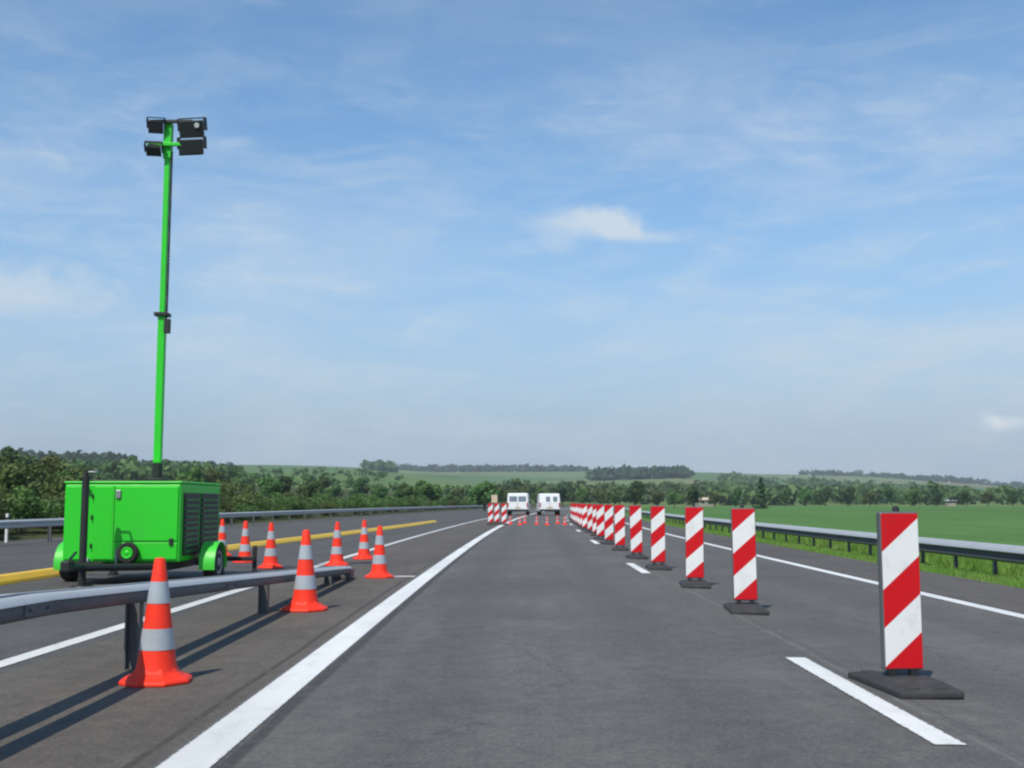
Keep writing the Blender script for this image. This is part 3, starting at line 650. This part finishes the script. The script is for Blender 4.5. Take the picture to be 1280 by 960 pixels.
for k in range(241):                                   # coiled supply cable hanging along the upper section
    a = k / 240.0; z = 6.62 - 2.75 * a; th = k * 1.3; p = Vector((MXo + 0.072 + 0.010 * math.cos(th), MYo - 0.03 + 0.010 * math.sin(th), z))
    if prev is not None: rod(bm, prev, p, 0.014, seg=6)
    prev = p
from_bm('coiled_cable', bm, M['black'], lt)
# lamp head: two green cross arms, four floodlights on yokes
bm = bmesh.new(); box(bm, MXo - 0.06, MXo + 0.06, MYo - 0.062, MYo + 0.062, 6.52, 7.10); box(bm, MXo - 0.29, MXo + 0.28, MYo - 0.115, MYo - 0.065, 6.70, 6.755)
from_bm('cross_arm', bm, M['green'], lt, bevel=0.006)
bm = bmesh.new(); box(bm, MXo - 0.27, MXo + 0.40, MYo - 0.115, MYo - 0.065, 7.07, 7.12); from_bm('cross_arm', bm, M['black'], lt, bevel=0.006)
def flood(x, y, z, w, h, dp, yaw, tilt):
    fl = empty('floodlight'); fl.parent = lt; fl.location = (x, y, z); fl.rotation_euler = (tilt, 0, yaw)
    bm = bmesh.new(); P = [(-w / 2, -0.02, -h / 2), (w / 2, -0.02, -h / 2), (w / 2, -0.02, h / 2), (-w / 2, -0.02, h / 2), (-w * .33, dp, -h * .3), (w * .33, dp, -h * .3), (w * .33, dp, h * .3), (-w * .33, dp, h * .3)]
    v = [bm.verts.new(p) for p in P]
    for q in ((0, 3, 2, 1), (4, 5, 6, 7), (0, 1, 5, 4), (1, 2, 6, 5), (2, 3, 7, 6), (3, 0, 4, 7)): bm.faces.new([v[i] for i in q])
    from_bm('housing', bm, M['black'], fl, bevel=0.008)
    bm = bmesh.new(); box(bm, -w / 2 + 0.025, w / 2 - 0.025, -0.03, -0.021, -h / 2 + 0.025, h / 2 - 0.025); from_bm('glass', bm, M['glass'], fl)
    bm = bmesh.new()
    for s in (-1, 1): box(bm, s * (w / 2 + 0.014) - 0.008, s * (w / 2 + 0.014) + 0.008, -0.02, 0.09, -0.02, h / 2 + 0.03)
    box(bm, -w / 2 - 0.022, w / 2 + 0.022, 0.03, 0.08, h / 2 + 0.032, h / 2 + 0.046); from_bm('yoke', bm, M['black'], fl)
    return fl
flood(MXo - 0.155, MYo - 0.15, 6.985, 0.23, 0.20, 0.16, R(10), R(22))
flood(MXo - 0.175, MYo - 0.15, 6.60, 0.23, 0.17, 0.16, R(10), R(48))
f = flood(MXo + 0.39, MYo - 0.10, 6.965, 0.40, 0.27, 0.18, R(-8), R(14))
bm = bmesh.new(); lathe(bm, [(0.006, -0.020), (0.028, -0.024), (0.042, -0.034)], 16, 'Y', (0.11, -0.02, 0.055)); from_bm('reflector_glint', bm, M['reflector_glint'], f, smooth=True)  # bright disc standing in for the sun's glint on the lamp reflector
flood(MXo + 0.39, MYo - 0.10, 6.675, 0.40, 0.25, 0.18, R(-8), R(10))

# ------------------------------------------------------------------ white vans beyond the cones
def make_van(loc, rz, label, H, split):
    v = empty('work_van', loc, rz); tag(v, label, 'van')
    Wd, Lg = 1.88, 4.5
    prof = [(0.0, 0.42), (0.02, 1.15), (0.14, H - 0.06), (0.30, H), (3.0, H - 0.02), (3.55, 1.30), (4.35, 1.02), (4.5, 0.85), (4.5, 0.36), (0.05, 0.36)]
    bm = bmesh.new(); rings = []
    for x, k in ((-Wd / 2, 0.90), (-Wd / 2 + 0.06, 1.0), (Wd / 2 - 0.06, 1.0), (Wd / 2, 0.90)):
        rings.append([bm.verts.new((x if z < 1.15 else x * (1 - 0.07 * (z - 1.15)), 2.25 + (y - 2.25) * (1 - (1 - k) * 0.25), 0.36 + (z - 0.36) * (1 - (1 - k) * 0.35))) for y, z in prof])
    n = len(prof)
    for p, q in zip(rings, rings[1:]):
        for i in range(n): bm.faces.new((p[i], p[(i + 1) % n], q[(i + 1) % n], q[i]))
    bm.faces.new(rings[0][::-1]); bm.faces.new(rings[-1])
    from_bm('body', bm, M['van_white'], v, bevel=0.03)
    tilt = math.atan2(0.12, H - 1.21)
    for x0, x1 in ((-0.74, -0.06), (0.06, 0.74)) if split == 2 else ((-0.34, 0.02), (0.30, 0.66)):
        bm = bmesh.new(); M2 = Matrix.Translation((0, 0.005, 1.24)) @ Matrix.Rotation(-tilt, 4, 'X'); box(bm, x0, x1, -0.02, 0.0, 0.02, H - 1.52, M2); from_bm('rear_window', bm, M['van_glass'], v)
    bm = bmesh.new(); box(bm, -Wd / 2 + 0.02, Wd / 2 - 0.02, -0.09, 0.06, 0.36, 0.56); from_bm('bumper', bm, M['black'], v, bevel=0.03)
    bm = bmesh.new(); box(bm, -0.012, 0.012, -0.012, 0.015, 0.57, 1.12); from_bm('door_seam', bm, M['black'], v)
    bm = bmesh.new(); box(bm, -0.26, 0.26, -0.02, 0.015, 0.66, 0.78); from_bm('number_plate', bm, M['beige'], v)
    for s in (-1, 1):
        bm = bmesh.new(); box(bm, s * 0.86 - 0.06, s * 0.86 + 0.06, -0.025, 0.10, 0.72, 1.14); from_bm('tail_light', bm, M['red_lamp'], v, bevel=0.02)
        for y in (0.75, 3.65):
            bm = bmesh.new(); lathe(bm, [(0.2, -0.1), (0.30, -0.105), (0.325, -0.07), (0.325, 0.07), (0.30, 0.105), (0.2, 0.1)], 22, 'X', (s * 0.82, y, 0.325)); from_bm('wheel', bm, M['tyre'], v, smooth=True)
        bm = bmesh.new(); box(bm, s * 1.0 - 0.09, s * 1.0 + 0.09, 3.2, 3.3, 1.08, 1.32); from_bm('mirror', bm, M['black'], v, bevel=0.02)
    return v
for px, rz, lab, H, sp_ in ((647, R(-3), 'white van stopped beyond the cones, the left one of the two', 1.98, 2), (687, R(2), 'white van with a dark rear window beyond the cones, the right one of the two', 1.95, 1)):
    d = 100.0; make_van((ray(px, 628).x * d, d, 0.0), rz, lab, H, sp_)

# ------------------------------------------------------------------ vegetation
def leaves(V, F, centre, size, n, leaf, flat=0.9, shell=0.45, lumps=7, rnd=nrng):
    """leaf-sized faces spread through a lumpy crown volume"""
    c = np.array(centre); s = np.array(size)
    lc = rnd.normal(size=(lumps, 3)); lc /= np.linalg.norm(lc, axis=1)[:, None]; lc *= rnd.uniform(0.25, 0.72, (lumps, 1)); lr = rnd.uniform(0.30, 0.52, lumps)
    k = rnd.integers(0, lumps, n); d = rnd.normal(size=(n, 3)); d /= np.linalg.norm(d, axis=1)[:, None]
    rad = lr[k] * (shell + (1.08 - shell) * rnd.random(n)) ** 0.6
    p = (lc[k] + d * rad[:, None]) * s + c
    nv = d + rnd.normal(scale=0.55, size=(n, 3)); nv /= np.linalg.norm(nv, axis=1)[:, None]
    a = np.cross(nv, rnd.normal(size=(n, 3))); a /= np.linalg.norm(a, axis=1)[:, None]; b = np.cross(nv, a)
    w = leaf * rnd.uniform(0.55, 1.25, n)[:, None]; h = w * rnd.uniform(0.6, 1.3, n)[:, None]
    q = np.stack([p - a * w - b * h * 0.3, p - b * h, p + a * w + b * h * 0.2, p + b * h], 1).reshape(-1, 3)
    base = sum(len(x) for x in V); V.append(q); F.append(base + np.arange(n * 4).reshape(n, 4))
def limb(bm, a, b, r0, r1): rod(bm, a, b, r0, r1, 7)
def make_tree(name, H, wid, mat, seed, trunk_h=0.12, n=1500, leaf=0.24, conical=False):
    rnd = np.random.default_rng(seed); root = empty(name)
    bm = bmesh.new(); limb(bm, (0, 0, -0.3), (0.05, 0, H * 0.45), H * 0.03, H * 0.016)
    for k in range(6):
        a = k * 1.05 + rnd.uniform(0, 0.6); z = H * rnd.uniform(trunk_h * 0.8, 0.5); limb(bm, (0.03, 0, z), (math.cos(a) * wid * 0.36, math.sin(a) * wid * 0.36, z + H * rnd.uniform(0.15, 0.35)), H * 0.011, H * 0.003)
    limb(bm, (0.05, 0, H * 0.45), (0.1, 0.05, H * 0.86), H * 0.016, H * 0.003)
    from_bm('trunk', bm, M['bark'], root, smooth=True)
    V, F = [], []; z0 = H * trunk_h
    if conical:
        for k in range(6):
            f = k / 5.0; leaves(V, F, (0, 0, z0 + (H * 0.95 - z0) * f), (wid * 0.5 * (1.05 - f * 0.9),) * 2 + (H * 0.14,), n // 6, leaf, lumps=5, rnd=rnd)
    else:
        leaves(V, F, (0, 0, (z0 + H) / 2), (wid / 2, wid / 2, (H - z0) / 2), n, leaf, lumps=11, rnd=rnd)
    from_arrays('crown', np.concatenate(V), np.concatenate(F), M[mat], root)
    return root
def make_bush(name, H, wid, mat, seed, n=1500, leaf=0.085):
    rnd = np.random.default_rng(seed); root = empty(name)
    bm = bmesh.new()
    for k in range(5):
        a = k * 1.3 + rnd.uniform(0, .5); limb(bm, (0.05 * math.cos(a), 0.05 * math.sin(a), -0.1), (math.cos(a) * wid * 0.25, math.sin(a) * wid * 0.25, H * 0.65), 0.03, 0.01)
    from_bm('stems', bm, M['bark'], root, smooth=True)
    V, F = [], []; leaves(V, F, (0, 0, H * 0.48), (wid / 2, wid / 2, H * 0.54), n, leaf, lumps=9, rnd=rnd)
    from_arrays('foliage', np.concatenate(V), np.concatenate(F), M[mat], root)
    return root
protos = {}
def put(kind, x, y, s, label, cat, group=None, sx=1.0):
    src = protos[kind]; used = src.get('used_once')
    o = copy_tree(src) if used else src
    src['used_once'] = 1
    if 'used_once' in o.keys() and o is not src: del o['used_once']
    o.location = (x, y, gz(x, y) - 0.05); o.rotation_euler = (0, 0, rng.uniform(0, 6.28)); o.scale = (s * sx, s * sx, s)
    tag(o, label, cat, group); return o
protos['bush_a'] = make_bush('roadside_bush', 2.4, 3.4, 'leaf_olive', 21, 2600)
protos['bush_b'] = make_bush('roadside_bush', 3.0, 3.2, 'leaf_olive', 22, 2600)
protos['bush_c'] = make_bush('roadside_bush', 2.6, 3.8, 'leaf_green', 23, 2600)
protos['tree_a'] = make_tree('broadleaf_tree', 7.0, 6.0, 'leaf_green', 31, n=2200, leaf=0.26)
protos['tree_b'] = make_tree('broadleaf_tree', 7.0, 5.2, 'leaf_dark', 32, n=2200, leaf=0.26)
protos['tree_c'] = make_tree('conifer_tree', 7.5, 4.2, 'leaf_dark', 33, 0.1, n=1800, leaf=0.24, conical=True)
protos['tree_d'] = make_tree('broadleaf_tree', 6.5, 6.4, 'leaf_olive', 34, n=2200, leaf=0.26)
# olive belt on the bank across the opposite carriageway
for row, (l0, st) in enumerate(((-17.6, 2.0), (-20.2, 2.9))):
    y = 30.0
    while y < 215:
        lat = l0 + rng.uniform(-0.7, 0.5); x = lat + bend(y); px = 640 + F_PX * x / y
        kind = rng.choice(['bush_a', 'bush_b', 'bush_c', 'bush_a']) if px < 300 else rng.choice(['bush_c', 'bush_a', 'bush_c'])
        where = 'left of the green light tower' if px < 85 else 'behind the green light tower' if px < 285 else 'right of the light tower, above the pale far rail'
        if not 110 < px < 215:
            put(kind, x, y, rng.uniform(0.62, 1.0) * (1 + 0.12 * row) * (1.0 if px < 285 else 0.74), 'leafy bush in the dense belt ' + where, 'bush', 'bushes in the belt ' + where, sx=1.1)
        y += st * rng.uniform(0.8, 1.25) * (1 + max(0, y - 60) / 90)
# hedgerow trees in the middle distance
trng = random.Random(19)
for i in range(26):
    px = 292 + 320 * (i + trng.uniform(-0.9, 0.9)) / 25.0; y = trng.uniform(150, 300); sc = trng.uniform(0.30, 0.70) * (1.0 if px > 400 else 0.9)
    put(trng.choice(['tree_a', 'tree_d', 'tree_d', 'tree_b', 'tree_a']), bearing(px) * y, y, sc, 'small tree in the hedgerow left of the white vans', 'tree', 'hedgerow trees left of the vans', sx=trng.uniform(0.9, 1.5))
for px, y, sc, kd in ((265, 200, .8, 'tree_d'), (60, 120, .7, 'tree_d'), (20, 140, .8, 'tree_b'), (-30, 120, .8, 'tree_d'), (242, 150, .6, 'tree_a')):
    put(kd, bearing(px) * y, y, sc, 'loose tree rising over the bush belt at far left', 'tree', 'trees over the bush belt')
for px, y, s, kd in ((628, 270, .7, 'tree_a'), (652, 290, .85, 'tree_d'), (676, 300, .8, 'tree_a'), (703, 310, .9, 'tree_b'), (728, 320, .8, 'tree_a'), (750, 300, .85, 'tree_d')):
    put(kd, bearing(px) * y, y, s, 'small tree in the hedgerow behind the white vans', 'tree', 'hedgerow trees behind the vans')
put('tree_b', bearing(793) * 255, 255, 0.92, 'dark round tree standing out behind the middle of the beacon row', 'tree', sx=1.0)
put('tree_c', bearing(950) * 235, 235, 0.82, 'dark pointed tree behind the second nearest beacon', 'tree', sx=1.2)
put('tree_b', bearing(866) * 270, 270, 0.8, 'dark bushy tree behind the third nearest beacon', 'tree')
for px, y, s, kd in ((768, 330, .8, 'tree_a'), (820, 330, .85, 'tree_d'), (842, 320, .75, 'tree_a'), (892, 330, .75, 'tree_d'), (918, 320, .8, 'tree_b'), (980, 330, .8, 'tree_b'), (1005, 345, .85, 'tree_a'), (1030, 340, .85, 'tree_b'), (1058, 350, .9, 'tree_b'), (1085, 345, .8, 'tree_d'),
                     (1112, 350, .9, 'tree_b'), (1140, 345, .85, 'tree_a'), (1168, 355, .85, 'tree_b'), (1205, 350, .75, 'tree_b'), (1232, 355, .8, 'tree_d'), (1262, 350, .75, 'tree_b'), (1295, 355, .8, 'tree_b'), (1330, 355, .8, 'tree_a')):
    put(kd, bearing(px) * y, y, s, 'tree in the long line at the far edge of the green field', 'tree', 'tree line beyond the green field')
# woods on the hills, each a mass one cannot count
def wood(name, label, spots, mat, n_leaf=46, seed=5):
    rnd = np.random.default_rng(seed); V, F = [], []
    for px, y, h in spots:
        x = bearing(px) * y; z = gz(x, y); wd = h * rnd.uniform(0.6, 0.9)
        leaves(V, F, (x, y, z + h * 0.48), (wd, wd, h * 0.56), n_leaf, h * 0.17, lumps=5, rnd=rnd)
    tag(from_arrays(name, np.concatenate(V), np.concatenate(F), M[mat]), label, 'wood', kind='stuff')
def spread(px0, px1, y0, y1, n, h0, h1, seed):
    rnd = np.random.default_rng(seed); return [(rnd.uniform(px0, px1), rnd.uniform(y0, y1), rnd.uniform(h0, h1)) for _ in range(n)]
wood('hill_wood', 'dark wood along the top of the left hill behind the mast', spread(-160, 162, 840, 1120, 420, 8, 11, 41) + spread(160, 296, 900, 1120, 150, 6, 8.5, 42), 'wood_dark')
wood('hill_wood', 'scrubby wood on the lower slope of the left hill', spread(-160, 300, 330, 620, 420, 4, 8, 43), 'wood_leaf')
wood('hill_wood', 'patches of hedge and copse on the green slope in the left middle distance', spread(300, 620, 330, 560, 70, 3, 5, 44) + spread(300, 520, 640, 860, 30, 4, 6, 45) + spread(455, 492, 1350, 1500, 36, 11, 15, 46), 'wood_leaf')
wood('hill_wood', 'far bluish wood along the skyline above the vans', spread(498, 735, 2380, 2620, 300, 12, 18, 47), 'wood_dark')
wood('hill_wood', 'dark flat topped wood on the skyline right of the vans', spread(738, 856, 1350, 1520, 160, 12, 17, 48), 'wood_dark')
wood('hill_wood', 'belt of copses between the vans and the green field', spread(620, 900, 420, 700, 230, 5, 8, 49), 'wood_leaf')
wood('hill_wood', 'grey green woodland behind the right field', spread(880, 1400, 440, 900, 560, 6, 9, 50) + spread(900, 1180, 1000, 1500, 160, 9, 13, 51), 'wood_leaf')
wood('hill_wood', 'faint blue wood on the far right skyline', spread(1000, 1330, 2350, 2620, 260, 10, 16, 52), 'wood_dark')
# far farm buildings among the trees
def house(px, y, w, dp, h, rise, roof, label, rz):
    x = bearing(px) * y; t = empty('farm_building', (x, y, gz(x, y)), rz); tag(t, label, 'farm building')
    bm = bmesh.new(); box(bm, -w / 2, w / 2, -dp / 2, dp / 2, -0.5, h); wl = from_bm('wall', bm, M['render'], t)
    bm = bmesh.new(); v = [bm.verts.new(c) for c in ((-w / 2 - .3, -dp / 2 - .4, h + .02), (w / 2 + .3, -dp / 2 - .4, h + .02), (w / 2 + .3, dp / 2 + .4, h + .02), (-w / 2 - .3, dp / 2 + .4, h + .02), (-w / 2 - .3, 0, h + rise), (w / 2 + .3, 0, h + rise))]
    for q in ((0, 1, 5, 4), (2, 3, 4, 5), (0, 4, 3), (1, 2, 5), (0, 3, 2, 1)): bm.faces.new([v[i] for i in q])
    from_bm('roof', bm, M[roof], t)
    for k in (-0.25, 0.25):
        bm = bmesh.new(); box(bm, k * w - 0.5, k * w + 0.5, -dp / 2 - 0.03, -dp / 2 - 0.004, 1.0, 2.1); from_bm('window', bm, M['glass'], t)
house(879, 345, 4.6, 3.5, 2.0, 0.8, 'beige', 'low beige barn among the trees right of the third beacon', R(12))
house(1185, 325, 2.2, 2.2, 1.6, 0.3, 'van_white', 'tiny white hut at the far edge of the green field', R(8))
# white marker post behind the far rail
p = on_ground(41, 668); mk = empty('marker_post', (p.x, p.y, 0)); mk.location = (-15.1 + bend(33), 33.0, 0); tag(mk, 'small white marker post behind the far rail at the left edge', 'marker post')
bm = bmesh.new(); rod(bm, (0, 0, -0.1), (0, 0, 0.84), 0.045, 0.04, 12); from_bm('post', bm, M['white_sheet'], mk, smooth=True)
bm = bmesh.new(); rod(bm, (0, 0, 0.66), (0, 0, 0.73), 0.047, 0.047, 12); from_bm('band', bm, M['black'], mk, smooth=True)
# grass on the verge
n = 90000; rnd = np.random.default_rng(77)
yv = 5 + 75 * rnd.random(n) ** 1.35; lat = 7.66 + 4.6 * rnd.random(n) ** 1.2
lat += 0.05 * np.sin(yv * 3.1) + 0.06 * np.sin(yv * 7.7 + 1)
x = lat + bend(yv); zg = terrain(x, yv); hgt = rnd.uniform(0.05, 0.16, n) * (0.75 + 0.5 * np.sin(yv * 0.9 + lat * 2) ** 2) * (0.5 + 1.3 * (lat > 9.5)); a = rnd.uniform(0, 6.28, n); w = rnd.uniform(0.006, 0.014, n) * (1 + yv / 30); le = rnd.uniform(-0.5, 0.5, n) * hgt; le2 = rnd.uniform(-0.5, 0.5, n) * hgt
P0 = np.stack([x - np.cos(a) * w, yv - np.sin(a) * w, zg - 0.02], 1); P1 = np.stack([x + np.cos(a) * w, yv + np.sin(a) * w, zg - 0.02], 1); P2 = np.stack([x + le, yv + le2, zg + hgt], 1)
V = np.stack([P0, P1, P2], 1).reshape(-1, 3)
tag(from_arrays('verge_grass', V, np.arange(n * 3).reshape(n, 3), M['grass']), 'bright green grass on the verge around the right guard rail posts', 'grass', kind='stuff')

# ------------------------------------------------------------------ the air
bm = bmesh.new(); box(bm, -3600, 3600, -900, 3600, -35, 190)
hz = Mat('haze'); hz.nt.nodes.remove(hz.b); pv = hz.n('ShaderNodeVolumePrincipled'); pv.inputs['Color'].default_value = (0.86, 0.92, 1.0, 1); pv.inputs['Density'].default_value = 0.00020; pv.inputs['Anisotropy'].default_value = 0.1
hz.nt.links.new(pv.outputs[0], hz.out.inputs['Volume'])
tag(from_bm('haze', bm, hz.m), 'thin blue haze over the far hills', kind='stuff')
for o in bpy.data.objects:
    if 'used_once' in o.keys(): del o['used_once']
